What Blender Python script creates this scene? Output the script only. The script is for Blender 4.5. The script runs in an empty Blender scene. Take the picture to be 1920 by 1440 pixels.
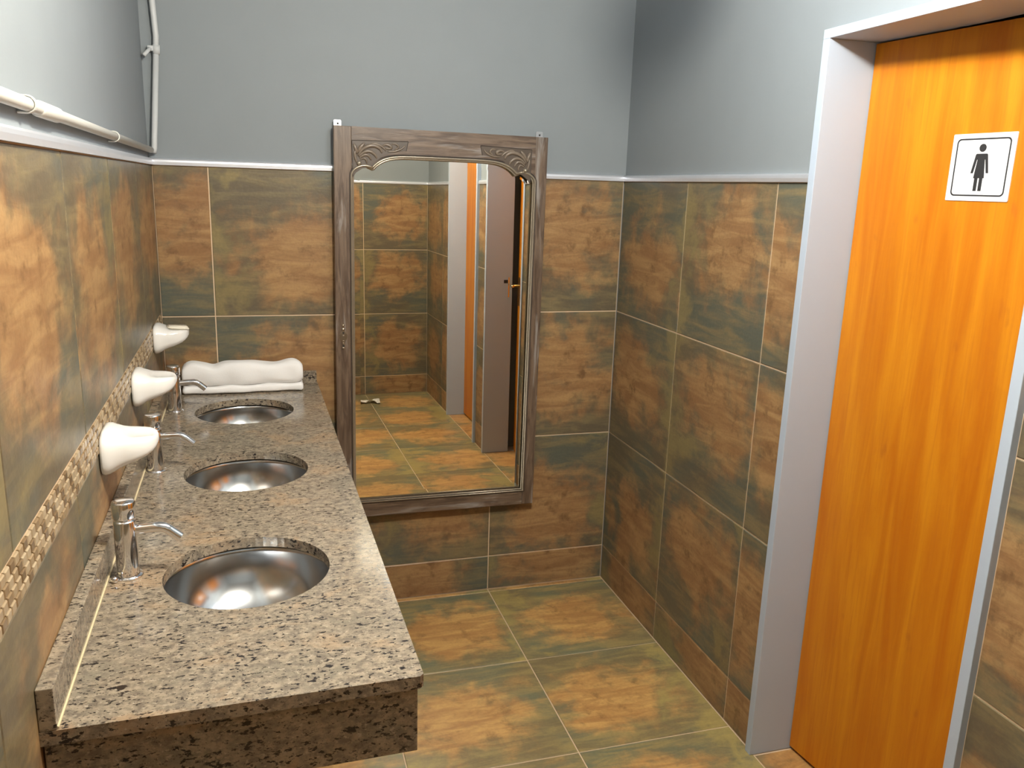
import bpy, bmesh, math, random
from mathutils import Vector, Matrix
random.seed(7)
sc = bpy.context.scene
COL = sc.collection
pi = math.pi

# ------------------------------------------------------------------ camera
CAM = Vector((0.3313, -2.9939, 1.6085))
YAW, PITCH, ROLL, FPX = 0.29746, -0.23328, 0.03186, 1546.7
fwd = Vector((math.sin(YAW)*math.cos(PITCH), math.cos(YAW)*math.cos(PITCH), math.sin(PITCH)))
rt = Vector((math.cos(YAW), -math.sin(YAW), 0))
up = rt.cross(fwd)
rt2 = rt*math.cos(ROLL)+up*math.sin(ROLL)
up2 = -rt*math.sin(ROLL)+up*math.cos(ROLL)
cd = bpy.data.cameras.new('camera')
cam = bpy.data.objects.new('camera', cd); COL.objects.link(cam)
M = Matrix.Identity(4)
for i in range(3):
    M[i][0] = rt2[i]; M[i][1] = up2[i]; M[i][2] = -fwd[i]; M[i][3] = CAM[i]
cam.matrix_world = M
cd.sensor_width = 36; cd.sensor_fit = 'HORIZONTAL'; cd.lens = FPX/1920*36
cd.clip_start = 0.02; cd.clip_end = 50
sc.camera = cam
# ------------------------------------------------------------------ world, exposure, lamps
w = bpy.data.worlds.new('world'); sc.world = w; w.use_nodes = True
w.node_tree.nodes['Background'].inputs[0].default_value = (0.6, 0.7, 1, 1)
w.node_tree.nodes['Background'].inputs[1].default_value = 0.02
vs = sc.view_settings
vs.view_transform = 'Standard'; vs.look = 'None'; vs.gamma = 1; vs.use_curve_mapping = False
vs.exposure = 0.0
LAMPS = [  # position, colour, strength
    ((1.08, -1.42, 2.30), (0.88, 0.94, 1.0), 115.0),
    ((0.79, -1.99, 2.36), (1.0, 0.935, 0.80), 690.0),
]
LAMP_R = 0.065
# ------------------------------------------------------------------ dimensions (metres)
W = 1.672; S = 0.5; B = 0.146; TT = B+3*S; FARY = -3.53; CEIL = 2.52
K = 0.016           # the left wall is not quite square to the back wall
D1 = 0.5066; G = 0.041
JT = 0.004          # joint width
TH = 0.009          # tile thickness


# ------------------------------------------------------------------ helpers
def link(name, me, mat=None, parent=None):
    o = bpy.data.objects.new(name, me); COL.objects.link(o)
    if mat is not None and len(me.materials) == 0: me.materials.append(mat)
    if parent is not None: o.parent = parent
    return o

def obj(name, bm, mat=None, parent=None, smooth=False, loc=None):
    me = bpy.data.meshes.new(name)
    bmesh.ops.recalc_face_normals(bm, faces=bm.faces)
    bm.to_mesh(me); bm.free()
    if smooth:
        for p in me.polygons: p.use_smooth = True
    o = link(name, me, mat, parent)
    if loc is not None: o.location = loc
    return o

def empty(name, loc=(0, 0, 0), rotz=0):
    o = bpy.data.objects.new(name, None); COL.objects.link(o)
    o.location = loc; o.rotation_euler = (0, 0, rotz); o.empty_display_size = 0.05
    return o

def tag(o, label, cat, group=None):
    o['label'] = label; o['category'] = cat
    if group: o['group'] = group
    return o

def struct(o):
    o['kind'] = 'structure'; return o

def add_box(bm, x0, x1, y0, y1, z0, z1, bev=0):
    vs_ = [bm.verts.new(c) for c in ((x0,y0,z0),(x1,y0,z0),(x1,y1,z0),(x0,y1,z0),(x0,y0,z1),(x1,y0,z1),(x1,y1,z1),(x0,y1,z1))]
    fs = [bm.faces.new([vs_[i] for i in f]) for f in ((0,3,2,1),(4,5,6,7),(0,1,5,4),(1,2,6,5),(2,3,7,6),(3,0,4,7))]
    if bev:
        es = set(e for f in fs for e in f.edges)
        bmesh.ops.bevel(bm, geom=list(es), offset=bev, segments=2, affect='EDGES', profile=0.6)

def add_tube(bm, pts, r, seg=12, closed=False, cap=True, flat=1.0, flatdir=None):
    pts = [Vector(p) for p in pts]; n = len(pts)
    rr = r if isinstance(r, (list, tuple)) else [r]*n
    rings = []; prev = None
    for i, p in enumerate(pts):
        a = pts[(i-1) % n] if (closed or i > 0) else p
        b = pts[(i+1) % n] if (closed or i < n-1) else p
        t = (b-a).normalized()
        if prev is None:
            ref = Vector(flatdir) if flatdir else (Vector((0,0,1)) if abs(t.z) < 0.9 else Vector((1,0,0)))
        else: ref = prev
        u = (ref - t*ref.dot(t)).normalized(); v = t.cross(u); prev = u
        rings.append([bm.verts.new(p + (u*math.cos(2*pi*k/seg)*flat + v*math.sin(2*pi*k/seg))*rr[i]) for k in range(seg)])
    m = n if closed else n-1
    for i in range(m):
        A, Bq = rings[i], rings[(i+1) % n]
        for k in range(seg):
            bm.faces.new((A[k], A[(k+1) % seg], Bq[(k+1) % seg], Bq[k]))
    if cap and not closed:
        bm.faces.new(rings[0][::-1]); bm.faces.new(rings[-1])

def add_lathe(bm, prof, seg=32, cx=0, cy=0, cz=0, cap0=False, cap1=False):
    rings = []
    for r, z in prof:
        rings.append([bm.verts.new((cx+r*math.cos(2*pi*k/seg), cy+r*math.sin(2*pi*k/seg), cz+z)) for k in range(seg)])
    for A, Bq in zip(rings, rings[1:]):
        for k in range(seg):
            bm.faces.new((A[k], A[(k+1) % seg], Bq[(k+1) % seg], Bq[k]))
    if cap0: bm.faces.new(rings[0])
    if cap1: bm.faces.new(rings[-1])

def add_plate(bm, loops, y0, y1):
    """polygon (first loop) with holes (other loops) in XZ, extruded from y0 (front) to y1"""
    edges = []; allv = []
    for lp in loops:
        vv = [bm.verts.new((x, y0, z)) for x, z in lp]; allv.append(vv)
        edges += [bm.edges.new((vv[i], vv[(i+1) % len(vv)])) for i in range(len(vv))]
    bmesh.ops.triangle_fill(bm, use_beauty=True, use_dissolve=False, edges=edges)
    for vv, lp in zip(allv, loops):
        bb = [bm.verts.new((x, y1, z)) for x, z in lp]
        n = len(vv)
        for i in range(n):
            bm.faces.new((vv[i], vv[(i+1) % n], bb[(i+1) % n], bb[i]))

# ------------------------------------------------------------------ node helpers
class NT:
    def __init__(self, name):
        self.m = bpy.data.materials.new(name); self.m.use_nodes = True
        self.t = self.m.node_tree; self.b = self.t.nodes['Principled BSDF']
    def n(self, kind, **kw):
        nd = self.t.nodes.new(kind)
        for k, v in kw.items(): setattr(nd, k, v)
        return nd
    def l(self, a, b): self.t.links.new(a, b)
    def val(self, sock, x):
        if hasattr(x, 'is_output') or isinstance(x, bpy.types.NodeSocket): self.l(x, sock)
        else: sock.default_value = x
    def math(self, op, a, b=0.0, c=None, clamp=False):
        nd = self.n('ShaderNodeMath', operation=op, use_clamp=clamp)
        self.val(nd.inputs[0], a); self.val(nd.inputs[1], b)
        if c is not None: self.val(nd.inputs[2], c)
        return nd.outputs[0]
    def noise(self, vec, scale, detail=4, rough=0.55, dist=0.0):
        nd = self.n('ShaderNodeTexNoise'); self.l(vec, nd.inputs['Vector'])
        nd.inputs['Scale'].default_value = scale; nd.inputs['Detail'].default_value = detail
        nd.inputs['Roughness'].default_value = rough; nd.inputs['Distortion'].default_value = dist
        return nd.outputs[0]
    def smooth(self, x, a, b):
        nd = self.n('ShaderNodeMapRange', interpolation_type='SMOOTHSTEP')
        self.val(nd.inputs[0], x); nd.inputs[1].default_value = a; nd.inputs[2].default_value = b
        return nd.outputs[0]
    def mix(self, f, a, b, mode='MIX'):
        nd = self.n('ShaderNodeMix', data_type='RGBA', blend_type=mode)
        self.val(nd.inputs[0], f)
        for s, x in ((nd.inputs[6], a), (nd.inputs[7], b)):
            if isinstance(x, bpy.types.NodeSocket): self.l(x, s)
            else: s.default_value = (*x, 1) if len(x) == 3 else x
        return nd.outputs[2]
    def vmath(self, op, a, b):
        nd = self.n('ShaderNodeVectorMath', operation=op)
        self.val(nd.inputs[0], a); self.val(nd.inputs[1], b)
        return nd.outputs[1] if op in ('LENGTH', 'DISTANCE') else nd.outputs[0]
    def comb(self, x, y, z):
        nd = self.n('ShaderNodeCombineXYZ')
        for s, v in zip(nd.inputs, (x, y, z)): self.val(s, v)
        return nd.outputs[0]
    def obco(self): return self.n('ShaderNodeTexCoord').outputs['Object']
    def sep(self, v):
        nd = self.n('ShaderNodeSeparateXYZ'); self.l(v, nd.inputs[0]); return nd.outputs
    def rnd(self): return self.n('ShaderNodeObjectInfo').outputs['Random']
    def bump(self, h, strength, dist=0.002):
        nd = self.n('ShaderNodeBump'); nd.inputs['Strength'].default_value = strength
        nd.inputs['Distance'].default_value = dist
        self.l(h, nd.inputs['Height']); self.l(nd.outputs[0], self.b.inputs['Normal'])
    def base(self, c):
        if isinstance(c, bpy.types.NodeSocket): self.l(c, self.b.inputs['Base Color'])
        else: self.b.inputs['Base Color'].default_value = (*c, 1)
    def set(self, rough=None, metal=None, spec=None):
        if rough is not None: self.val(self.b.inputs['Roughness'], rough)
        if metal is not None: self.b.inputs['Metallic'].default_value = metal
        if spec is not None: self.b.inputs['Specular IOR Level'].default_value = spec

def plain(name, c, rough=0.5, metal=0, spec=0.5, var=0.06, bump=0.0, bscale=300):
    t = NT(name); p = t.obco(); n = t.noise(p, 9, 3)
    dark = tuple(x*(1-var) for x in c); lite = tuple(min(1, x*(1+var)) for x in c)
    t.base(t.mix(n, dark, lite)); t.set(rough, metal, spec)
    if bump: t.bump(t.noise(p, bscale, 3), bump, 0.001)
    return t.m

def tile_material(name, gain=1.0, warm=0.0):
    t = NT(name); p = t.obco(); r = t.rnd()
    r2 = t.math('FRACT', t.math('MULTIPLY', r, 17.31)); r3 = t.math('FRACT', t.math('MULTIPLY', r, 91.7))
    off = t.comb(t.math('MULTIPLY', r, 37.0), t.math('MULTIPLY', r2, 23.0), t.math('MULTIPLY', r3, 11.0))
    q = t.vmath('ADD', p, off)
    x, y, z = t.sep(p)
    n1 = t.noise(q, 7.0, 5, 0.6, 0.4)
    n2 = t.noise(t.vmath('MULTIPLY', q, (5.0, 26.0, 1.0)), 1.0, 5, 0.65, 0.6)     # brushed streaks
    n3 = t.noise(q, 16.0, 6, 0.65)
    n4 = t.noise(q, 3.0, 2)
    cx = t.math('SUBTRACT', x, t.math('MULTIPLY', t.math('SUBTRACT', r2, 0.5), 0.13))
    cy = t.math('SUBTRACT', y, t.math('MULTIPLY', t.math('SUBTRACT', r3, 0.5), 0.13))
    ex = t.math('DIVIDE', cx, 0.25); ey = t.math('DIVIDE', cy, 0.21)
    d = t.math('SQRT', t.math('ADD', t.math('MULTIPLY', ex, ex), t.math('MULTIPLY', ey, ey)))
    d = t.math('ADD', d, t.math('MULTIPLY', t.math('SUBTRACT', n1, 0.5), 2.1))
    d = t.math('ADD', d, t.math('MULTIPLY', t.math('SUBTRACT', n3, 0.5), 0.7))
    orange = t.smooth(d, 1.12, 0.45)
    g = lambda c: (c[0]*gain*(1+0.03*warm), c[1]*gain, c[2]*gain*(1-0.22*warm))
    cool = t.mix(t.smooth(n4, 0.42, 0.6), g((0.130, 0.105, 0.068)), g((0.105, 0.113, 0.088)))
    cool = t.mix(t.smooth(n2, 0.4, 0.7), cool, g((0.215, 0.17, 0.09)))
    hot = t.mix(t.smooth(n2, 0.35, 0.68), g((0.27, 0.145, 0.065)), g((0.40, 0.245, 0.11)))
    hot = t.mix(t.smooth(n3, 0.5, 0.72), hot, g((0.185, 0.10, 0.045)))
    c = t.mix(orange, cool, hot)
    ol = t.smooth(t.math('ADD', ex, t.math('MULTIPLY', t.math('SUBTRACT', n1, 0.5), 3.0)), 0.75, 1.2)
    c = t.mix(t.math('MULTIPLY', ol, 0.55), c, g((0.30, 0.235, 0.095)))
    fine = t.noise(q, 110, 3)
    c = t.mix(0.35, c, t.mix(fine, (0.25, 0.25, 0.25), (0.75, 0.75, 0.75)), 'OVERLAY')
    t.base(c); t.set(t.math('ADD', 0.24, t.math('MULTIPLY', n3, 0.25)), 0, 0.45)
    h = t.math('ADD', t.math('MULTIPLY', n2, 0.7), t.math('MULTIPLY', fine, 0.25))
    t.bump(h, 0.35, 0.003)
    return t.m

def granite_material():
    t = NT('granite'); p = t.obco()
    q = t.vmath('MULTIPLY', p, (0.8, 1.0, 1.0))
    big = t.noise(q, 9, 4, 0.6, 0.5); mid = t.noise(q, 70, 5, 0.7); 
    c = t.mix(t.smooth(mid, 0.35, 0.66), (0.20, 0.165, 0.12), (0.43, 0.355, 0.245))
    c = t.mix(t.math('MULTIPLY', t.smooth(big, 0.52, 0.68), 0.6), c, (0.47, 0.32, 0.18))
    c = t.mix(t.math('MULTIPLY', t.smooth(big, 0.46, 0.3), 0.7), c, (0.24, 0.21, 0.15))
    pale = t.noise(t.vmath('ADD', q, (3, 1, 2)), 120, 3, 0.6)
    c = t.mix(t.math('MULTIPLY', t.smooth(pale, 0.58, 0.68), 0.7), c, (0.55, 0.47, 0.34))
    sp = t.noise(t.vmath('MULTIPLY', t.vmath('ADD', q, (7, 7, 7)), (0.7, 1, 1)), 150, 4, 0.6, 0.2)
    thr = t.math('ADD', sp, t.math('MULTIPLY', t.math('SUBTRACT', t.noise(q, 22, 3), 0.5), 0.28))
    c = t.mix(t.smooth(thr, 0.565, 0.63), c, (0.028, 0.022, 0.020))
    sp2 = t.noise(t.vmath('ADD', q, (1, 9, 4)), 260, 2)
    c = t.mix(t.math('MULTIPLY', t.smooth(sp2, 0.62, 0.68), 0.7), c, (0.07, 0.055, 0.045))
    c = t.mix(1.0, c, (0.80, 0.80, 0.84), 'MULTIPLY')
    t.base(c); t.set(0.14, 0, 0.5)
    t.b.inputs['Coat Weight'].default_value = 0.0
    return t.m

def wood_door_material():
    t = NT('orange_wood_veneer'); p = t.obco()
    g1 = t.noise(t.vmath('MULTIPLY', p, (1.0, 9.0, 0.75)), 2.2, 5, 0.6, 0.5)
    g2 = t.noise(t.vmath('MULTIPLY', p, (1.0, 60.0, 2.2)), 2.0, 4, 0.6)
    c = t.mix(t.smooth(g1, 0.25, 0.75), (0.47, 0.132, 0.005), (0.61, 0.232, 0.010))
    c = t.mix(t.math('MULTIPLY', t.smooth(g2, 0.48, 0.7), 0.45), c, (0.46, 0.14, 0.010))
    k = t.noise(t.vmath('MULTIPLY', p, (1, 16, 7)), 1.2, 2)
    c = t.mix(t.math('MULTIPLY', t.smooth(k, 0.68, 0.78), 0.5), c, (0.38, 0.11, 0.012))
    t.base(c); t.set(0.42, 0, 0.25)
    return t.m

def frame_wood_material(vertical):
    t = NT('weathered_frame_wood_' + ('upright' if vertical else 'level')); p = t.obco()
    st = (30.0, 20.0, 3.0) if vertical else (3.0, 20.0, 30.0)
    g1 = t.noise(t.vmath('MULTIPLY', p, st), 2.0, 5, 0.65, 0.8)
    g2 = t.noise(t.vmath('MULTIPLY', p, tuple(v*0.4 for v in st)), 2.6, 4, 0.6, 0.6)
    c = t.mix(t.smooth(g1, 0.3, 0.7), (0.075, 0.048, 0.033), (0.185, 0.128, 0.088))
    c = t.mix(t.math('MULTIPLY', t.smooth(g2, 0.54, 0.70), 0.75), c, (0.33, 0.305, 0.285))
    c = t.mix(t.math('MULTIPLY', t.smooth(g2, 0.42, 0.3), 0.6), c, (0.06, 0.04, 0.03))
    t.base(c); t.set(t.math('ADD', 0.28, t.math('MULTIPLY', g1, 0.2)), 0, 0.5); t.bump(g1, 0.25, 0.002)
    return t.m

def steel_material(name, c, rough, aniso=0.0, brushed=False):
    t = NT(name); p = t.obco(); n = t.noise(p, 18, 3)
    t.base(t.mix(n, tuple(x*0.93 for x in c), c)); t.set(t.math('ADD', rough, t.math('MULTIPLY', n, 0.05)), 1.0)
    if aniso: t.b.inputs['Anisotropic'].default_value = aniso
    return t.m

M_TILE_W = tile_material('glazed_slate_tile_wall', 0.98)
M_TILE_F = tile_material('glazed_slate_tile_floor', 1.55, 1.0)
M_GROUT = plain('sand_grout', (0.66, 0.50, 0.34), 0.85, bump=0.3)
M_PAINT = plain('grey_wall_paint', (0.235, 0.262, 0.280), 0.6, spec=0.3, var=0.03, bump=0.12, bscale=220)
M_CEIL = plain('white_ceiling_paint', (0.36, 0.37, 0.38), 0.8, var=0.02)
M_GRAN = granite_material()
M_FRAMEPAINT = plain('grey_frame_enamel', (0.43, 0.50, 0.60), 0.38, var=0.02)
M_DOOR = wood_door_material()
M_CHROME = steel_material('chrome', (0.86, 0.86, 0.88), 0.07)
M_STEEL = steel_material('brushed_steel', (0.58, 0.59, 0.60), 0.17)
M_ALU = steel_material('aluminium_trim', (0.78, 0.80, 0.86), 0.36); M_ALU.node_tree.nodes['Principled BSDF'].inputs['Metallic'].default_value = 0.7
M_PORC = plain('white_porcelain', (0.86, 0.85, 0.82), 0.16, var=0.01)
M_TOWEL = plain('white_terry', (0.90, 0.89, 0.88), 0.95, spec=0.1, var=0.02, bump=0.5, bscale=420)
M_SOAP = plain('cream_soap', (0.78, 0.72, 0.60), 0.5, var=0.04)
M_PVC = plain('cream_conduit', (0.66, 0.65, 0.60), 0.45, var=0.02)
M_PVCG = plain('grey_conduit', (0.55, 0.57, 0.58), 0.5, var=0.03)
M_WOODV = frame_wood_material(True)
M_WOODH = frame_wood_material(False)
M_CARVE = plain('carved_wood', (0.19, 0.15, 0.115), 0.26, var=0.35)
M_CARVEBASE = plain('carved_ground', (0.085, 0.062, 0.045), 0.4, var=0.3)
M_GROOVE = plain('dark_groove', (0.035, 0.025, 0.02), 0.6)
M_BEAD = plain('polished_bead', (0.36, 0.31, 0.24), 0.25, 0.55, var=0.2)
M_EAR = steel_material('zinc_plate', (0.42, 0.43, 0.45), 0.4)
M_BLACK = plain('black_print', (0.018, 0.018, 0.020), 0.5)
M_WHITE = plain('white_sign', (0.86, 0.85, 0.87), 0.35, var=0.01)
M_BRASS = steel_material('brass_handle', (0.78, 0.62, 0.34), 0.22)
M_PAPER = plain('white_paper', (0.80, 0.77, 0.70), 0.8, var=0.02)
M_DARKHOLE = plain('dark_recess', (0.02, 0.018, 0.016), 0.7)
M_STALL = plain('stall_wall_paint', (0.25, 0.22, 0.18), 0.7)
tmir = NT('mirror_silver'); tmir.base((0.84, 0.79, 0.68)); tmir.set(0.0, 1.0); M_MIRROR = tmir.m
tl = NT('lamp_glass')

# ------------------------------------------------------------------ ceiling lamps (above the frame, seen only as reflections)
def ceiling_lamp(pos, colr, strength, label):
    e = empty('ceiling_lamp', (pos[0], pos[1], CEIL)); tag(e, label, 'lamp')
    bm = bmesh.new(); add_lathe(bm, [(0.0, 0), (0.075, 0), (0.075, -0.02), (0.035, -0.03), (0.03, CEIL*0-0.075), (0.0, -0.075)], 24)
    obj('base', bm, M_PVC, e, True)
    t = NT('lamp_glow'); t.b.inputs['Base Color'].default_value = (0.9, 0.9, 0.9, 1)
    t.b.inputs['Emission Color'].default_value = (*colr, 1); t.b.inputs['Emission Strength'].default_value = strength
    bm = bmesh.new(); bmesh.ops.create_uvsphere(bm, u_segments=20, v_segments=12, radius=LAMP_R)
    obj('globe', bm, t.m, e, True, (0, 0, pos[2]-CEIL))
    return e
ceiling_lamp(*LAMPS[0], 'cool white globe lamp on the ceiling above the middle of the washroom')
ceiling_lamp(*LAMPS[1], 'warm yellow globe lamp on the ceiling towards the wall behind the camera')

# ------------------------------------------------------------------ tiles
tile_cache = {}
def tile_mesh(wd, ht, mat):
    key = (round(wd, 3), round(ht, 3), mat.name)
    if key in tile_cache: return tile_cache[key]
    a, b, e = wd/2, ht/2, 0.0016
    v = []
    for z, i in ((0, 0), (TH-0.0014, 0), (TH, e)):
        v += [(-a+i, -b+i, z), (a-i, -b+i, z), (a-i, b-i, z), (-a+i, b-i, z)]
    f = []
    for k in (0, 4):
        for i in range(4):
            j = (i+1) % 4; f.append((k+i, k+j, k+4+j, k+4+i))
    f.append((8, 9, 10, 11))
    me = bpy.data.meshes.new('tile'); me.from_pydata(v, [], f); me.materials.append(mat)
    tile_cache[key] = me
    return me

ROT = {'back': (pi/2, 0, 0), 'right': (pi/2, 0, -pi/2), 'left': (pi/2, 0, pi/2), 'front': (pi/2, 0, pi), 'floor': (0, 0, 0)}
OUT = {'back': Vector((0,-1,0)), 'right': Vector((-1,0,0)), 'left': Vector((1,0,0)), 'front': Vector((0,1,0)), 'floor': Vector((0,0,1))}
def tile(parent, side, u0, u1, v0, v1, plane, mat, name='tile'):
    wd = u1-u0-JT; ht = v1-v0-JT
    if wd < 0.004 or ht < 0.004: return
    uc, vc = (u0+u1)/2, (v0+v1)/2
    if side in ('back', 'front'): c = Vector((uc, plane, vc))
    elif side in ('right', 'left'): c = Vector((plane, uc, vc))
    else: c = Vector((uc, vc, plane))
    c -= OUT[side]*(TH + random.uniform(0, 0.0006))
    o = link(name, tile_mesh(wd, ht, mat), None, parent)
    o.location = c
    M_ = Matrix.Rotation(random.choice((0, pi)), 3, 'Z')
    from mathutils import Euler
    o.rotation_euler = (Euler(ROT[side]).to_matrix() @ M_).to_euler()
    return o
ROWS = [(0, B), (B, B+S), (B+S, B+2*S), (B+2*S, TT)]
GB = 0.0025  # grout lies this far behind the tile face
PB = TH      # painted wall lies this far behind the tile face

# ------------------------------------------------------------------ floor and ceiling
bm = bmesh.new(); add_box(bm, -0.06, W+1.1, FARY-0.1, 0.08, -0.10, -GB)
floor = struct(obj('floor', bm, M_GROUT))
xs = [-0.03, W-3*S, W-2*S, W-S, W]
ys = [0.0, -0.024] + [-G-S*i for i in range(1, 8)]
for j in range(len(ys)-1):
    y1, y0 = ys[j], max(ys[j+1], FARY)
    for i in range(len(xs)-1):
        tile(floor, 'floor', xs[i], xs[i+1], y0, y1, 0.0, M_TILE_F)
for (a, b) in ((-1.83, -1.183), (-2.765, -2.075)):       # door recesses
    cuts = [a] + [y for y in sorted(ys) if a < y < b] + [b]
    for c0, c1 in zip(cuts, cuts[1:]):
        tile(floor, 'floor', W, W+0.3, c0, c1, 0.0, M_TILE_F)
bm = bmesh.new(); add_box(bm, -0.1, W+1.1, FARY-0.1, 0.1, CEIL, CEIL+0.1)
struct(obj('ceiling', bm, M_CEIL))

# ------------------------------------------------------------------ back wall
bm = bmesh.new(); add_box(bm, -0.12, W+1.1, PB, 0.12, 0, CEIL)
wb = struct(obj('wall_back', bm, M_PAINT))
bm = bmesh.new(); add_box(bm, 0.0, W, GB, PB+0.001, 0, TT)
obj('grout_bed', bm, M_GROUT, wb)
for (z0, z1) in ROWS:
    for i in range(4):
        tile(wb, 'back', max(xs[i], 0.0), xs[i+1], z0, z1, 0.0, M_TILE_W)

# ------------------------------------------------------------------ right wall with two door openings
F1a, F1b = -1.855, -1.155      # outer edges of frame 1 (near, far)
F2a, F2b = -2.795, -2.055
FW = 0.025; HEAD = 1.982
WT = 0.15
bm = bmesh.new()
for (y0, y1) in ((F1b-0.02, 0.02), (F2b-0.02, F1a+0.02), (FARY-0.1, F2a+0.02)):
    add_box(bm, W+PB, W+WT, y0, y1, 0, CEIL)
for (y0, y1) in ((F1a+0.02, F1b-0.02), (F2a+0.02, F2b-0.02)):
    add_box(bm, W+PB, W+WT, y0, y1, HEAD+0.01, CEIL)
wr = struct(obj('wall_right', bm, M_PAINT))
segs = [[0, -D1, -D1-S, F1b], [F1a, F2b], [F2a, -D1-5*S, FARY]]
for sg in segs:
    bm = bmesh.new(); add_box(bm, W+GB, W+PB+0.001, sg[-1], sg[0], 0, TT); obj('grout_bed', bm, M_GROUT, wr)
    for (z0, z1) in ROWS:
        for y1, y0 in zip(sg, sg[1:]):
            tile(wr, 'right', y0, y1, z0, z1, W, M_TILE_W)

# ------------------------------------------------------------------ wall behind the camera
bm = bmesh.new(); add_box(bm, -0.12, W+1.1, FARY-0.12, FARY-PB, 0, CEIL)
wf = struct(obj('wall_front', bm, M_PAINT))
bm = bmesh.new(); add_box(bm, 0, W, FARY-PB-0.001, FARY-GB, 0, TT); obj('grout_bed', bm, M_GROUT, wf)
for (z0, z1) in ROWS:
    for i in range(4):
        tile(wf, 'front', max(xs[i], 0.0), xs[i+1], z0, z1, FARY, M_TILE_W)

# ------------------------------------------------------------------ left wall (slightly out of square), with mosaic band
bm = bmesh.new(); add_box(bm, -0.12, -PB, FARY-0.1, 0.1, 0, CEIL)
wl = struct(obj('wall_left', bm, M_PAINT)); wl.rotation_euler = (0, 0, K)
bm = bmesh.new(); add_box(bm, -PB-0.001, -GB, FARY, 0.0, 0, TT); obj('grout_bed', bm, M_GROUT, wl)
MZ0, MZ1 = 1.093, 1.158
up_j = [0.0] + [-0.442-S*i for i in range(0, 7)]
lo_j = [0.0] + [-0.06-S*i for i in range(0, 8)]
for js, rows in ((up_j, [(MZ1, TT)]), (lo_j, [(MZ0-S, MZ0), (MZ0-2*S, MZ0-S), (0, MZ0-2*S)])):
    for y1, y0 in zip(js, js[1:]):
        y0 = max(y0, FARY)
        if y1 <= y0: continue
        for (z0, z1) in rows: tile(wl, 'left', y0, y1, z0, z1, 0.0, M_TILE_W)
chip_cols = [(0.37, 0.28, 0.17), (0.32, 0.23, 0.13), (0.42, 0.33, 0.21), (0.17, 0.11, 0.055), (0.25, 0.17, 0.09)]
M_CHIP = [plain('mosaic_chip_%s' % n, c, 0.25, var=0.12) for n, c in zip(('tan', 'ochre', 'cream', 'brown', 'umber'), chip_cols)]
M_STUFF = None
NR = 4; PZ = (MZ1-MZ0)/NR; PY = 0.0215
chip_me = {}
def chip_mesh(k, ln):
    if (k, ln) in chip_me: return chip_me[(k, ln)]
    a, b, h, e = (PY*ln-0.0028)/2, (PZ-0.0028)/2, 0.0105, 0.0015
    v = []
    for z, i in ((0, 0), (h-0.0015, 0), (h, e)):
        v += [(-a+i, -b+i, z), (a-i, -b+i, z), (a-i, b-i, z), (-a+i, b-i, z)]
    f = [(q+i, q+(i+1) % 4, q+4+(i+1) % 4, q+4+i) for q in (0, 4) for i in range(4)] + [(8, 9, 10, 11)]
    me = bpy.data.meshes.new('mosaic_chip'); me.from_pydata(v, [], f); me.materials.append(M_CHIP[k])
    chip_me[(k, ln)] = me
    return me
rest = bmesh.new(); rest_mats = []; count = 0
ncol = int(3.5/PY)
cells = []
for c in range(ncol):
    for r in range(NR):
        y = -(c+0.5+(0.5 if r % 2 else 0))*PY
        cells.append((y, MZ0+(r+0.5)*PZ, c, r))
vis = [x for x in cells if x[0] > -2.0]
vis.sort(key=lambda x: x[0])
near = set((c, r) for _, _, c, r in vis[:296])
for (y, z, c, r) in cells:
    k = random.choice((3, 4, 3)) if (c+2*r) % 3 == 0 else random.choice((0, 1, 2, 0, 2))
    if (c, r) in near:
        o = link('mosaic_chip', chip_mesh(k, 1), None, wl)
        o.location = (-TH, y, z); o.rotation_euler = ROT['left']
    else:
        me = chip_mesh(k, 1); n0 = len(rest.faces)
        mm = Matrix.Translation((-TH, y, z)) @ Matrix.Rotation(pi/2, 4, 'Z') @ Matrix.Rotation(pi/2, 4, 'X')
        vv = [rest.verts.new(mm @ v.co) for v in me.vertices]
        for p in me.polygons:
            f = rest.faces.new([vv[i] for i in p.vertices]); f.material_index = k
o = obj('mosaic_chips', rest, None, wl); o['kind'] = 'stuff'
for m in M_CHIP: o.data.materials.append(m)

# ------------------------------------------------------------------ metal edge trims above the tiles
def trim(name, side, a0, a1, parent=None):
    """rounded-top strip, 22 mm tall"""
    prof = [(-0.002, 0), (0.006, 0), (0.0065, 0.010), (0.0055, 0.016), (0.003, 0.020), (-0.004, 0.0215), (-PB, 0.022), (-PB, 0)]
    bm = bmesh.new(); rings = []
    for a in (a0, a1):
        rg = []
        for d, z in prof:
            if side == 'back': p = (a, -d, TT+z)
            elif side == 'right': p = (W-d, a, TT+z)
            elif side == 'left': p = (d, a, TT+z)
            else: p = (a, FARY+d, TT+z)
            rg.append(bm.verts.new(p))
        rings.append(rg)
    n = len(prof)
    for i in range(n): bm.faces.new((rings[0][i], rings[0][(i+1) % n], rings[1][(i+1) % n], rings[1][i]))
    bm.faces.new(rings[0]); bm.faces.new(rings[1])
    return struct(obj(name, bm, M_ALU))
trim('trim_1', 'back', 0.0, W)
trim('trim_2', 'right', F1b, -0.007)
trim('trim_3', 'right', F2b, F1a)
trim('trim_4', 'right', FARY+0.007, F2a)
t5 = trim('trim_5', 'left', FARY, -0.007); t5.rotation_euler = (0, 0, K)
trim('trim_6', 'front', 0.06, W)

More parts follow.
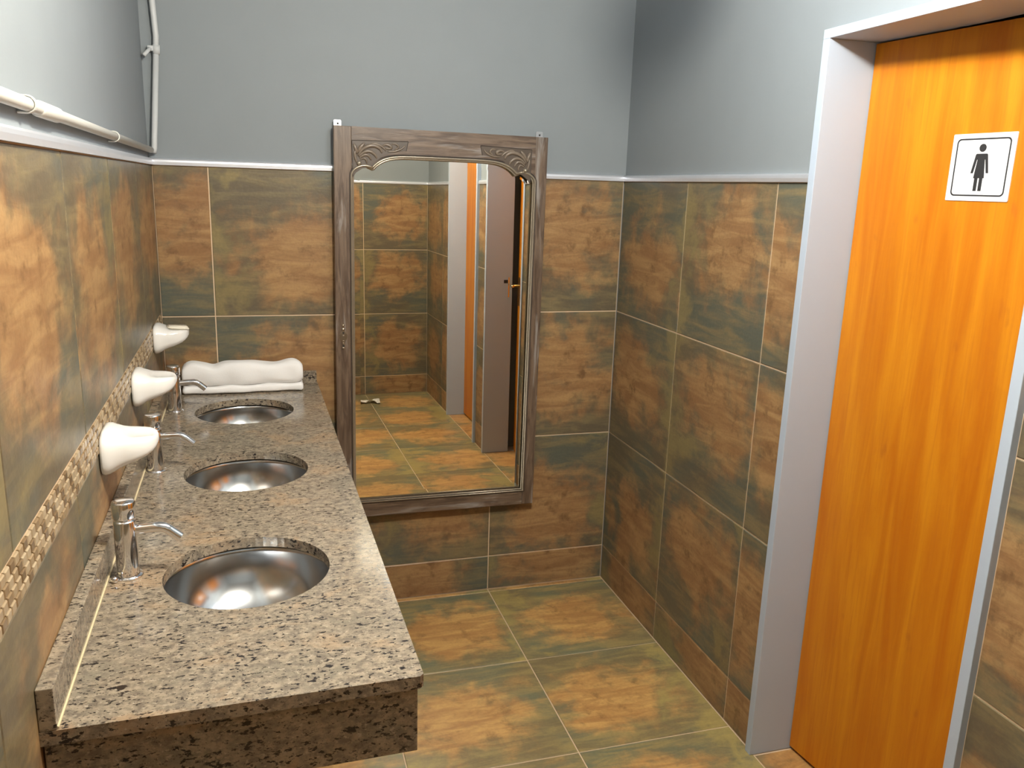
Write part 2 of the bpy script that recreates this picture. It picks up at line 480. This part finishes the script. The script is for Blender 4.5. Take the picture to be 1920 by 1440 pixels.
# ------------------------------------------------------------------ doors with grey metal frames
def door_frame(name, ya, yb):
    e = struct(empty(name, (W, 0, 0)))
    x0, x1 = -0.015, WT+0.004
    bm = bmesh.new(); add_box(bm, x0, x1, yb-FW, yb, 0.0, HEAD, 0.0015); obj('jamb', bm, M_FRAMEPAINT, e)
    bm = bmesh.new(); add_box(bm, x0, x1, ya, ya+FW, 0.0, HEAD, 0.0015); obj('jamb', bm, M_FRAMEPAINT, e)
    bm = bmesh.new(); add_box(bm, x0, x1, ya, yb, HEAD, HEAD+0.022, 0.0015); obj('head', bm, M_FRAMEPAINT, e)
    return e
f1 = door_frame('trim_7', F1a, F1b)
f2 = door_frame('trim_8', F2a, F2b)
bm = bmesh.new(); add_box(bm, 0.128, 0.135, F1a+FW, F1a+FW+0.0012, 0.98, 1.10); obj('strike_plate', bm, M_BRASS, f1)
bm = bmesh.new(); add_box(bm, 0.10, 0.125, F1a+FW, F1a+FW+0.0014, 1.065, 1.085); obj('strike_hole', bm, M_DARKHOLE, f1)

def door_leaf(name, hinge, length, ang, hy=None):
    """leaf hinged at hinge, running towards -y, swung by ang into the cubicle; local -y is along the leaf"""
    e = struct(empty(name, hinge)); e.rotation_euler = (0, 0, ang)
    bm = bmesh.new(); add_box(bm, 0.0, 0.035, -length, 0.0, 0.012, HEAD-0.004, 0.0015)
    obj('panel', bm, M_DOOR, e)
    h = empty('lever_handle', (0, -length+0.055 if hy is None else hy, 1.035)); h.parent = e
    bm = bmesh.new(); add_box(bm, -0.006, 0.0, -0.018, 0.018, -0.10, 0.07, 0.004); obj('back_plate', bm, M_BRASS, h)
    bm = bmesh.new(); add_tube(bm, [(0, 0, 0.02), (-0.04, 0, 0.02), (-0.05, 0.006, 0.02), (-0.052, 0.012, 0.02), (-0.051, 0.034, 0.019)], [0.008, 0.008, 0.009, 0.009, 0.0075], 10)
    obj('lever', bm, M_BRASS, h, True)
    return e
dl1 = door_leaf('door_1', (W+0.118, F1b-FW-0.003, 0), 0.644, 0.110)
dl2 = door_leaf('door_2', (W+0.112, F2b-FW-0.003, 0), F2b-F2a-2*FW-0.006, 0.0, -0.06)
# cubicle shells behind the doors
bm = bmesh.new()
add_box(bm, W+1.0, W+1.1, FARY, 0.0, 0, CEIL); add_box(bm, W+WT, W+1.0, -1.99, -1.93, 0, CEIL)
struct(obj('wall_cubicle', bm, M_STALL))

# sign on door 1: built in the door's plane
def door_pt(dl, u, z, out=0.0):
    """u: metres from the hinge along the leaf, out: towards the room"""
    return dl.matrix_basis @ Vector((-out, -u, z))
sg = empty('restroom_sign', door_pt(dl1, 0.0, 0.0)); sg.rotation_euler = (0, 0, 0.110)
tag(sg, 'white square sticker with a black woman figure on the orange door', 'sign')
SU, SZ, SW, SH = 0.337, 1.683, 0.152, 0.142
def sgxz(bm, loops, front, back):
    add_plate(bm, loops, front, back)
def flat_part(name, loops, front, back, mat):
    bm = bmesh.new(); add_plate(bm, loops, front, back)
    # plate is in XZ facing -y; turn so that it faces -x : (x,y,z)->(y, -x, z)
    for v in bm.verts: v.co = Vector((v.co.y, -v.co.x, v.co.z))
    return obj(name, bm, mat, sg)
def rrect(cx, cz, w_, h_, r, n=6):
    pts = []
    for (sx, sz, a0) in ((1, 1, 0), (-1, 1, pi/2), (-1, -1, pi), (1, -1, 3*pi/2)):
        for i in range(n+1):
            a = a0+pi/2*i/n
            pts.append((cx+sx*(w_/2-r)+r*math.cos(a), cz+sz*(h_/2-r)+r*math.sin(a)))
    return pts
flat_part('plate', [rrect(SU, SZ, SW, SH, 0.002, 2)], -0.0022, 0.0, M_WHITE)
flat_part('border', [rrect(SU, SZ, SW-0.022, SH-0.020, 0.0095), rrect(SU, SZ, SW-0.0285, SH-0.0265, 0.0070)], -0.0026, -0.002, M_BLACK)
# pictogram, u to the right as seen, units of its height
PH = 0.100; PZ0 = SZ-0.050; PU0 = SU+0.0
def P_(pts): return [(PU0+x*PH, PZ0+z*PH) for x, z in pts]
head = [(0.085*math.cos(2*pi*i/24), 0.905+0.085*math.sin(2*pi*i/24)) for i in range(24)]
torso = [(-0.125, 0.785), (-0.145, 0.765), (-0.215, 0.375), (-0.155, 0.375), (-0.098, 0.66), (-0.088, 0.66), (-0.130, 0.27), (0.130, 0.27), (0.088, 0.66), (0.098, 0.66), (0.155, 0.375), (0.215, 0.375), (0.145, 0.765), (0.125, 0.785)]
legs = [[(-0.100, 0.27), (-0.100, 0.0), (-0.018, 0.0), (-0.018, 0.27)], [(0.018, 0.27), (0.018, 0.0), (0.100, 0.0), (0.100, 0.27)]]
bm = bmesh.new()
for lp in [head, torso]+legs: add_plate(bm, [P_(lp)], -0.0026, -0.002)
for v in bm.verts: v.co = Vector((v.co.y, -v.co.x, v.co.z))
obj('woman_figure', bm, M_BLACK, sg)

# ------------------------------------------------------------------ washstand: granite worktop, local frame turned with the left wall
CZ = 0.90; CX = 0.509; CY = -1.925; STK = 0.021
SINKS = [(0.262, -1.505), (0.262, -0.935), (0.258, -0.36)]
HR = 0.1485
ws = empty('granite_worktop', (0, 0, 0), K)
tag(ws, 'long beige granite worktop with three round sink holes along the left wall', 'worktop')
def rot90(bm):   # plate built in XZ facing -y -> laid flat facing +z : (x, y, z) -> (x, z, -y)
    for v in bm.verts: v.co = Vector((v.co.x, v.co.z, -v.co.y))
bm = bmesh.new()
outer = [(0.0, -0.012), (0.0, CY), (CX-0.006, CY), (CX, CY+0.006), (CX, -0.012)]
holes = [[(sx+HR*math.cos(2*pi*k/64), sy+HR*math.sin(2*pi*k/64)) for k in range(64)] for sx, sy in SINKS]
add_plate(bm, [outer]+holes, 0.0, STK); rot90(bm)
obj('slab', bm, M_GRAN, ws, False, (0, 0, CZ))
bm = bmesh.new()
add_box(bm, CX-0.030, CX-0.008, CY+0.031, -0.015, 0.768, CZ-STK-0.001, 0.0015)
obj('front_apron', bm, M_GRAN, ws)
bm = bmesh.new(); add_box(bm, 0.002, CX-0.008, CY+0.008, CY+0.030, 0.768, CZ-STK-0.001, 0.0015)
obj('end_apron', bm, M_GRAN, ws)
bm = bmesh.new(); add_box(bm, 0.0005, 0.0215, CY, -0.034, CZ+0.0005, CZ+0.062, 0.0015)
bs1 = obj('backsplash', bm, M_GRAN); bs1.rotation_euler = (0, 0, K)
tag(bs1, 'long low granite upstand standing on the worktop against the left wall', 'upstand')
bm = bmesh.new(); add_box(bm, 0.0005, CX-0.004, -0.032, -0.012, CZ+0.0005, CZ+0.046, 0.0015)
bs2 = obj('backsplash', bm, M_GRAN); bs2.rotation_euler = (0, 0, K)
tag(bs2, 'short granite upstand on the worktop against the back wall behind the towel', 'upstand')
bm = bmesh.new(); add_tube(bm, [(0.0215, CY+0.002, CZ+0.0026), (0.0215, -0.034, CZ+0.0026)], 0.0024, 6)
obj('sealant_bead', bm, plain('pale_sealant', (0.62, 0.52, 0.32), 0.6), bs1)

# one dark mineral spot near the free end
bm = bmesh.new()
vv = [bm.verts.new(((0.0065+0.0015*math.sin(3*a))*math.cos(a), (0.0075+0.0015*math.cos(2*a))*math.sin(a), 0)) for a in [2*pi*k/18 for k in range(18)]]
bm.faces.new(vv); obj('dark_fleck', bm, plain('dark_mineral', (0.03, 0.02, 0.015), 0.3), ws, False, (0.088, -1.845, CZ+0.0004))

def local(x, y, z): 
    c, s = math.cos(K), math.sin(K)
    return (x*c-y*s, x*s+y*c, z)
WHICH = [('nearest', 'first sink from the free end of the worktop'), ('middle', 'sink'), ('far', 'sink')]
basin_labels = ['round stainless steel basin nearest the free end of the granite worktop',
                'round stainless steel basin in the middle of the three',
                'round stainless steel basin beside the folded white towel']
for (sx, sy), lb in zip(SINKS, basin_labels):
    e = empty('wash_basin', local(sx, sy, CZ-STK)); tag(e, lb, 'sink', 'steel basins in the granite worktop')
    R = 0.156; D = 0.125
    prof = [(R+0.012, -0.0015), (R, -0.0015)]
    for i in range(1, 17):
        a = pi/2*i/16
        prof.append((max(0.022, R*math.cos(a)**0.72), -0.0015-D*math.sin(a)))
    bm = bmesh.new(); add_lathe(bm, prof, 64)
    obj('bowl', bm, M_STEEL, e, True)
    bm = bmesh.new(); add_lathe(bm, [(0.0, -0.003), (0.012, -0.003), (0.014, 0.0), (0.026, 0.001), (0.028, -0.002), (0.0, -0.002)][1:5], 32, cap0=True)
    obj('drain', bm, M_CHROME, e, True, (0, 0, -D-0.0005))

# ------------------------------------------------------------------ push taps
tap_labels = ['chrome push-button tap nearest the free end of the worktop',
              'chrome push-button tap between the first and last taps, serving the middle basin',
              'chrome push-button tap in front of the folded white towel']
TAPS = [(0.055, -1.478), (0.048, -0.893), (0.052, -0.325)]
def make_tap():
    e = empty('tap')
    bm = bmesh.new(); add_lathe(bm, [(0.0250, 0.0), (0.0250, 0.002), (0.0235, 0.0040), (0.018, 0.0045)], 32, cap0=True)
    obj('flange', bm, M_CHROME, e, True)
    bm = bmesh.new(); add_lathe(bm, [(0.0192, 0.0045), (0.0192, 0.106), (0.0185, 0.109), (0.0150, 0.110), (0.0150, 0.114)], 32)
    obj('body', bm, M_CHROME, e, True)
    bm = bmesh.new(); add_lathe(bm, [(0.0150, 0.113), (0.0185, 0.1135), (0.0200, 0.1155), (0.0200, 0.142), (0.0190, 0.1445), (0.0165, 0.146), (0.004, 0.1465)], 32, cap0=False, cap1=True)
    obj('push_button', bm, M_CHROME, e, True)
    bm = bmesh.new(); add_tube(bm, [(0.012, 0, 0.0885), (0.045, 0, 0.0905), (0.058, 0, 0.0905), (0.066, 0, 0.0885), (0.073, 0, 0.0835), (0.091, 0, 0.0675)], [0.0092]*6, 16, cap=False)
    obj('spout', bm, M_CHROME, e, True)
    bm = bmesh.new(); add_tube(bm, [(0.0900, 0, 0.0690), (0.0905, 0, 0.0685)], [0.0066, 0.0066], 12); obj('outlet', bm, M_DARKHOLE, e)
    return e
tap0 = make_tap(); taps = [tap0]
for _ in range(2):
    r = tap0.copy(); COL.objects.link(r)
    for ch in list(tap0.children):
        c = ch.copy(); COL.objects.link(c); c.parent = r
    taps.append(r)
for t, (x, y), lb, rz in zip(taps, TAPS, tap_labels, (-0.02, -0.12, 0.02)):
    t.location = local(x, y, CZ); t.rotation_euler = (0, 0, K+rz)
    tag(t, lb, 'tap', 'chrome push taps on the worktop')
bm = bmesh.new(); bmesh.ops.create_uvsphere(bm, u_segments=12, v_segments=8, radius=0.0065)
for v in bm.verts: v.co.z = max(-0.0055, v.co.z)
obj('chain_stud', bm, M_CHROME, tap0, True, (-0.020, -0.024, 0.0056))

# ------------------------------------------------------------------ white porcelain soap dishes on the left wall
def make_dish():
    e = empty('soap_dish')
    #       t,     half width, z top,  z bottom
    secs = [(0.000, 0.066, 0.043, -0.045), (0.005, 0.067, 0.044, -0.046), (0.012, 0.0655, 0.0435, -0.0445), (0.020, 0.0625, 0.040, -0.040),
            (0.030, 0.059, 0.0365, -0.0335), (0.042, 0.057, 0.0350, -0.0285), (0.056, 0.055, 0.0345, -0.0235), (0.070, 0.050, 0.0335, -0.0175),
            (0.080, 0.044, 0.0325, -0.0125), (0.088, 0.036, 0.0305, -0.0065), (0.094, 0.026, 0.0270, 0.0005), (0.098, 0.013, 0.0215, 0.0085)]
    N = 28; bm = bmesh.new(); rings = []
    for t, hw, zt, zb in secs:
        cz, hz = (zt+zb)/2, (zt-zb)/2; rg = []
        for k in range(N):
            a = 2*pi*k/N; ca, sa = math.cos(a), math.sin(a)
            p = 0.62
            yy = hw*math.copysign(abs(ca)**p, ca); zz = hz*math.copysign(abs(sa)**p, sa)
            # scoop out the top of the cup
            if t > 0.03 and sa > 0.3:
                zz -= 0.010*max(0, 1-(yy/(hw*0.8+1e-6))**2)*min(1, (t-0.03)/0.02)*min(1, max(0, (0.097-t)/0.012))
            rg.append(bm.verts.new((t, yy, cz+zz)))
        rings.append(rg)
    for A, Bq in zip(rings, rings[1:]):
        for k in range(N): bm.faces.new((A[k], A[(k+1) % N], Bq[(k+1) % N], Bq[k]))
    bm.faces.new(rings[0]); bm.faces.new(rings[-1])
    obj('dish_body', bm, M_PORC, e, True)
    return e
DISH = [(-1.283, 1.086), (-0.795, 1.094), (-0.262, 1.122)]
dish_labels = ['white porcelain soap dish on the left wall above the nearest tap',
               'white porcelain soap dish on the left wall above the middle tap',
               'white porcelain soap dish on the left wall in the corner above the towel']
d0 = make_dish(); dishes = [d0]
for _ in range(2):
    r = d0.copy(); COL.objects.link(r)
    for ch in list(d0.children):
        c = ch.copy(); COL.objects.link(c); c.parent = r
    dishes.append(r)
for d, (y, z), lb in zip(dishes, DISH, dish_labels):
    d.location = local(0.002, y, z); d.rotation_euler = (0, 0, K)
    tag(d, lb, 'soap dish', 'white soap dishes along the left wall')
def soap(y, z, lb, wd, ln, ht, dx, tilt):
    bm = bmesh.new(); add_box(bm, -ln/2, ln/2, -wd/2, wd/2, 0, ht)
    bmesh.ops.bevel(bm, geom=list(bm.edges), offset=ht*0.4, segments=3, affect='EDGES')
    o = obj('soap_bar', bm, M_SOAP, None, True); o.location = local(dx, y, z); o.rotation_euler = (0.05, tilt, K+0.2)
    return tag(o, lb, 'soap')
soap(DISH[2][0], DISH[2][1]+0.0270, 'thin worn white soap bar lying in the far corner dish', 0.048, 0.062, 0.010, 0.068, 0.10)

# ------------------------------------------------------------------ folded towel at the far end of the worktop
from mathutils import noise as mnoise
tw = empty('folded_towel', local(0.06, -0.141, CZ)); tw.rotation_euler = (0, 0, K-0.006)
tag(tw, 'white terry towel folded into a thick roll on the granite by the back wall', 'towel')
TL = 0.392
def towel_layer(name, depth, h0, h1, sup, y0, bumps, taper):
    NX, NA = 60, 36; bm = bmesh.new(); rings = []
    for i in range(NX+1):
        s = i/NX; x = s*TL
        e = min(1, (min(s, 1-s)*TL)/taper); e = math.sqrt(max(0.02, 1-(1-e)**2))
        hump = bumps(s)
        rg = []
        for k in range(NA):
            a = 2*pi*k/NA; ca, sa = math.cos(a), math.sin(a)
            yy = depth/2*math.copysign(abs(ca)**sup, ca); zz = math.copysign(abs(sa)**sup, sa)
            z = (h0+h1)/2 + (h1-h0)/2*zz*(0.55+0.45*e)
            if zz > 0: z += hump*zz
            p = Vector((x*16, yy*30, z*30)); nn = mnoise.noise(p)*0.0035
            wob = 0.004*math.sin(s*9+1)+0.0025*math.sin(s*23)
            rg.append(bm.verts.new((x+(0.0 if 0 < i < NX else 0), y0+yy*(0.8+0.2*e)+nn+wob, max(h0, z+nn*(1 if zz > -0.5 else 0)))))
        rings.append(rg)
    for A, Bq in zip(rings, rings[1:]):
        for k in range(NA): bm.faces.new((A[k], A[(k+1) % NA], Bq[(k+1) % NA], Bq[k]))
    bm.faces.new(rings[0]); bm.faces.new(rings[-1])
    return obj(name, bm, M_TOWEL, tw, True)
def humps(s):
    g = lambda c, w_, h: h*math.exp(-((s-c)/w_)**2)
    return g(0.10, 0.10, 0.008)-g(0.26, 0.05, 0.008)+g(0.47, 0.16, 0.010)-g(0.75, 0.08, 0.003)+g(0.92, 0.09, 0.008)
towel_layer('lower_fold', 0.090, 0.001, 0.027, 0.45, 0.053, lambda s: 0.001*math.sin(s*20), 0.006)
towel_layer('upper_roll', 0.084, 0.024, 0.098, 0.68, 0.053, humps, 0.035)

# ------------------------------------------------------------------ old wardrobe-door mirror on the back wall
MW, MH = 0.768, 1.412
mr = empty('wall_mirror', (0.570, -0.022, 0.383)); 
# leans a hair: top forward, turned slightly
mr.rotation_euler = (-0.005, 0.006, 0.012)
tag(mr, 'tall old mirror in a weathered carved wooden frame on the back wall', 'mirror')
L0, R0, B0 = 0.060, MW-0.046, 0.060
SHZ, NZ, NX_, TZ = 1.246, 1.282, 0.072, 1.3190
FT = 0.030   # frame thickness (front at y=-FT)
def inner_path(inset=0.0, n=14):
    l, r, b = L0+inset, R0-inset, B0+inset
    rx = 0.050; pts = []
    shx = l+rx
    left = []
    for i in range(n+1):
        a = pi-(pi/2)*i/n
        left.append((shx+rx*math.cos(a), SHZ-inset*0.6+0.038*math.sin(a)))
    nx = L0+NX_+inset*0.6
    left.append((nx, NZ-0.004-inset*1.2))
    cx = (l+r)/2; hw = cx-nx
    arch = []
    for i in range(1, 60):
        u = -math.cos(pi*i/60)
        arch.append((cx+hw*u, NZ-0.004-inset*1.2+(TZ-NZ+0.004+inset*0.2)*(1-abs(u)**7.0)))
    right = [(2*cx-x, z) for x, z in reversed(left)]
    path = [(l, b)] + left + arch + right + [(r, b)]
    return path, len(left)
path, nl = inner_path()
# stiles
for x0, x1 in ((0, L0), (R0, MW)):
    bm = bmesh.new(); add_box(bm, x0, x1, -FT, 0, 0, MH, 0.0025); obj('stile', bm, M_WOODV, mr)
bm = bmesh.new(); add_box(bm, L0+0.0004, R0-0.0004, -FT+0.0006, 0, 0, B0, 0.0015); obj('bottom_rail', bm, M_WOODH, mr)
bm = bmesh.new()
toppoly = [(x, z) for x, z in path[1:-1]]
toppoly = [(L0+0.0004, MH)] + [(min(max(x, L0+0.0004), R0-0.0004), z) for x, z in toppoly] + [(R0-0.0004, MH)]
add_plate(bm, [toppoly], -FT+0.0006, 0.0); obj('top_rail', bm, M_WOODH, mr)
# bead around the glass: two lines
bm = bmesh.new(); pp, _ = inner_path(-0.0015); add_tube(bm, [(x, -FT-0.0005, z) for x, z in pp], 0.0042, 8, closed=True, flatdir=(0, 1, 0)); obj('bead', bm, M_BEAD, mr, True)
bm = bmesh.new(); pp, _ = inner_path(0.0040); add_tube(bm, [(x, -FT+0.005, z) for x, z in pp], 0.0040, 8, closed=True, flatdir=(0, 1, 0)); obj('inner_bead', bm, M_BEAD, mr, True)
bm = bmesh.new(); pp, _ = inner_path(-0.0075); add_tube(bm, [(x, -FT+0.0016, z) for x, z in pp], 0.0024, 6, closed=True, flatdir=(0, 1, 0)); obj('groove', bm, M_GROOVE, mr, True)
# glass: flat field plus a bevelled border
GY = -0.012; BV = 0.028; TILT = 0.006
pa, _ = inner_path(0.0); pb, _ = inner_path(BV)
bm = bmesh.new()
vv = [bm.verts.new((x, GY, z)) for x, z in pb]
ed = [bm.edges.new((vv[i], vv[(i+1) % len(vv)])) for i in range(len(vv))]
bmesh.ops.triangle_fill(bm, use_beauty=True, edges=ed)
for f in bm.faces:
    f.normal_update()
    if f.normal.y > 0: f.normal_flip()
me = bpy.data.meshes.new('glass'); bm.to_mesh(me); bm.free()
glass = link('glass', me, M_MIRROR, mr)
bm = bmesh.new()
va = [bm.verts.new((x, GY+BV*TILT, z)) for x, z in pa]; vb = [bm.verts.new((x, GY, z)) for x, z in pb]
for i in range(len(va)):
    j = (i+1) % len(va); f = bm.faces.new((va[i], va[j], vb[j], vb[i])); f.normal_update()
me = bpy.data.meshes.new('glass_bevel'); bmesh.ops.recalc_face_normals(bm, faces=bm.faces); bm.to_mesh(me); bm.free()
link('glass_bevel', me, M_MIRROR, mr)
bm = bmesh.new(); add_box(bm, 0.02, MW-0.02, -0.008, -0.001, 0.02, MH-0.02); obj('backing_board', bm, M_GROOVE, mr)
# carved corners
def carving(side):
    e = []
    SX, SZ_ = 0.000250, 0.00031
    x0, z0 = L0+0.0005, (3.5-0.766)*0.5
    def pt(px, pz, y=0.0):
        x = x0+(px-375)*SX; z = z0-(pz-440)*SZ_+ (px-375)*0.0000245
        if side: x = MW-x
        return (x, -FT+y, z)
    bm = bmesh.new()
    outline = [(382, 446), (1145, 492), (1118, 585), (960, 592), (800, 625), (700, 690), (640, 735), (520, 745), (430, 790), (392, 830)]
    poly = [(pt(a, b)[0], pt(a, b)[2]) for a, b in outline]
    add_plate(bm, [poly], -FT-0.0012, -FT+0.002)
    o = obj('carving', bm, M_CARVEBASE, mr)
    bm = bmesh.new()
    for lp in ([(378, 442), (760, 465), (1150, 488)], [(378, 442), (384, 640), (388, 828)], [(1150, 488), (1122, 590)]):
        add_tube(bm, [pt(a, b, -0.001) for a, b in lp], 0.0011, 5)
    obj('groove', bm, M_GROOVE, o)
    bm = bmesh.new()
    leaves = [([(455, 610), (520, 545), (600, 515), (690, 515), (760, 550), (785, 595)], 16),
              ([(470, 620), (540, 575), (620, 570), (690, 610), (715, 650)], 13),
              ([(478, 635), (545, 605), (600, 615), (640, 665)], 12),
              ([(490, 655), (540, 640), (570, 660), (580, 700)], 10),
              ([(450, 690), (425, 640), (415, 575), (440, 540)], 11),
              ([(448, 590), (430, 535), (402, 480)], 14),
              ([(462, 575), (495, 520), (550, 478)], 14),
              ([(600, 520), (680, 490), (780, 525), (840, 575)], 10),
              ([(790, 520), (850, 508), (905, 530), (900, 555), (830, 545)], 13),
              ([(925, 505), (985, 510), (1010, 545), (960, 572)], 9),
              ([(860, 580), (960, 585), (1060, 560), (1100, 525)], 8)]
    for lp, wdt in leaves:
        # resample as a smooth curve
        pts = []
        n = len(lp)
        for i in range(n-1):
            p0 = Vector(lp[max(i-1, 0)]); p1 = Vector(lp[i]); p2 = Vector(lp[i+1]); p3 = Vector(lp[min(i+2, n-1)])
            for k in range(4):
                s = k/4
                pts.append(0.5*((2*p1)+(p2-p0)*s+(2*p0-5*p1+4*p2-p3)*s*s+(3*p1-p0-3*p2+p3)*s**3))
        pts.append(Vector(lp[-1])); m = len(pts)
        rad = [wdt*0.00036*(0.35+0.9*math.sin(pi*min(1, (i+0.6)/(m+0.2)))) for i in range(m)]
        add_tube(bm, [pt(p.x, p.y, -0.0018) for p in pts], rad, 8, flatdir=(0, 1, 0))
    obj('leaf_scroll', bm, M_CARVE, o, True)
    bm = bmesh.new(); bmesh.ops.create_uvsphere(bm, u_segments=16, v_segments=10, radius=0.0088)
    obj('boss', bm, M_BEAD, o, True, pt(470, 690, -0.002))
carving(0); carving(1)
# fixing ears
for x, s in ((0.004, 0), (MW-0.037, 1)):
    bm = bmesh.new()
    z0, z1 = MH-0.01, MH+0.021
    loop = [(x, z0), (x+0.026, z0), (x+0.026, z1-0.003), (x+0.023, z1), (x+0.003, z1), (x, z1-0.003)]
    hole = [(x+0.014+0.0034*math.cos(2*pi*k/16), z1-0.0125+0.0034*math.sin(2*pi*k/16)) for k in range(16)]
    add_plate(bm, [loop, hole], -0.004+0.006, -0.001+0.006)
    ear = obj('fixing_ear', bm, M_EAR, mr)
    bm = bmesh.new(); add_lathe(bm, [(0.0, 0.0), (0.0033, 0.0)], 12)
    for v in bm.verts: v.co = Vector((v.co.x, 0, v.co.y))
    sw_ = obj('screw', bm, M_DARKHOLE, ear, False, (x+0.014, 0.003, z1-0.0125))
# old lock escutcheon on the left stile
es = []
bm = bmesh.new()
zc = (2.15-0.766)*0.5; xc = 0.026
pl = []
for i in range(40):
    a = 2*pi*i/40; rz = 0.047; t_ = math.sin(a)
    wv = 0.0075+0.003*math.cos(2*a*2)+0.002*math.cos(6*a)
    pl.append((xc+wv*math.cos(a)*1.15, zc+rz*t_*(1 if abs(t_) < 0.98 else 1.0)))
add_plate(bm, [pl], -FT-0.0014, -FT+0.001)
esc = obj('escutcheon', bm, steel_material('worn_brass', (0.26, 0.21, 0.15), 0.38), mr)
bm = bmesh.new()
for dz, r, h in ((0.040, 0.0050, 0.003), (0.026, 0.0065, 0.004), (0.003, 0.0035, 0.003), (-0.016, 0.0035, 0.003), (-0.024, 0.0035, 0.003), (-0.042, 0.0050, 0.003)):
    bmesh.ops.create_uvsphere(bm, u_segments=10, v_segments=6, radius=r, matrix=Matrix.Translation((xc, -FT-0.001, zc+dz)) @ Matrix.Diagonal((1, 0.5, 0.8, 1)))
obj('boss', bm, steel_material('worn_nickel', (0.55, 0.48, 0.38), 0.25), esc, True)
for dz in (0.013, -0.034):
    bm = bmesh.new(); add_lathe(bm, [(0.0001, 0), (0.0036, 0)], 12)
    for v in bm.verts: v.co = Vector((v.co.x, 0, v.co.y))
    obj('keyhole', bm, M_DARKHOLE, esc, False, (xc, -FT-0.0019, zc+dz))

# ------------------------------------------------------------------ conduit along the left wall and up the corner
PR = 0.0095; PZL = 1.697
cp = empty('horizontal_conduit', (0, 0, 0), K)
tag(cp, 'cream pipe running along the left wall just above the metal tile trim', 'pipe')
bm = bmesh.new(); add_tube(bm, [(0.004, -3.45, PZL+0.012), (0.004, -0.03, PZL-0.006)], PR, 16); obj('pipe', bm, M_PVC, cp, True)
bm = bmesh.new(); add_tube(bm, [(0.004, -1.60, PZL+0.002), (0.004, -1.595, PZL+0.002), (0.004, -1.47, PZL+0.0015), (0.004, -1.465, PZL+0.0015)], [PR+0.0006, PR+0.0024, PR+0.0024, PR+0.0006], 18); obj('coupling', bm, M_PVC, cp, True)
for y in (-1.66, -0.84):
    bm = bmesh.new()
    zc_ = PZL+0.003 if y < -1 else PZL-0.002
    arc = [(0.004+(PR+0.0018)*math.sin(a), y, zc_+(PR+0.0018)*math.cos(a)) for a in [pi*i/10 for i in range(11)]]
    add_tube(bm, [(-0.0085, y, zc_+PR+0.0018)]+arc+[(-0.0085, y, zc_-PR-0.0018)], 0.006, 6, flat=0.25, flatdir=(0, 0, 1)); obj('saddle_clip', bm, M_PVC, cp)
cv = empty('vertical_conduit', (0, 0, 0))
tag(cv, 'pale grey pipe climbing the corner between the left and back walls', 'pipe')
bm = bmesh.new(); add_tube(bm, [(0.010, -0.016, PZL-0.014), (0.013, -0.012, PZL), (0.036, -0.006, 1.995)], 0.0090, 14); obj('pipe', bm, M_PVCG, cv, True)
bm = bmesh.new(); add_tube(bm, [(0.0355, -0.006, 1.99), (0.0385, -0.006, 2.04), (0.034, -0.006, 2.14), (0.028, -0.006, CEIL-0.002)], 0.0090, 14); obj('pipe', bm, M_PVCG, cv, True)
bm = bmesh.new(); add_tube(bm, [(0.0365, -0.006, 1.985), (0.0375, -0.006, 2.012)], 0.0112, 14)
add_box(bm, 0.012, 0.040, -0.014, 0.006, 1.993, 2.009, 0.002); obj('clamp', bm, M_PVCG, cv, True)
bm = bmesh.new(); add_tube(bm, [(0.020, -0.012, 2.0), (0.010, -0.024, 1.986), (0.003, -0.034, 1.976)], 0.0058, 10); obj('stub', bm, M_PVCG, cv, True)

# ------------------------------------------------------------------ scrap of paper on the floor by the wall behind (seen in the mirror)
bm = bmesh.new(); g = {}
for i in range(9):
    for j in range(5):
        u, v = i/8, j/4
        z = 0.002+0.028*abs(math.sin(u*5.2+v*1.5))*(0.5+0.5*v)+0.006*random.random()
        wd = 0.055*(0.35+abs(u-0.42)*1.4)
        g[i, j] = bm.verts.new((-0.085+0.17*u, (v-0.5)*2*wd+0.01*math.sin(u*6), z))
for i in range(8):
    for j in range(4): bm.faces.new((g[i, j], g[i+1, j], g[i+1, j+1], g[i, j+1]))
o = obj('paper_scrap', bm, M_PAPER); o.location = (1.155, -3.24, 0.0); o.rotation_euler = (0, 0, 0.1)
tag(o, 'crumpled white paper scrap on the floor tiles by the wall behind, seen in the mirror', 'paper')
sol = o.modifiers.new('thickness', 'SOLIDIFY'); sol.thickness = 0.0008; sol.offset = 1
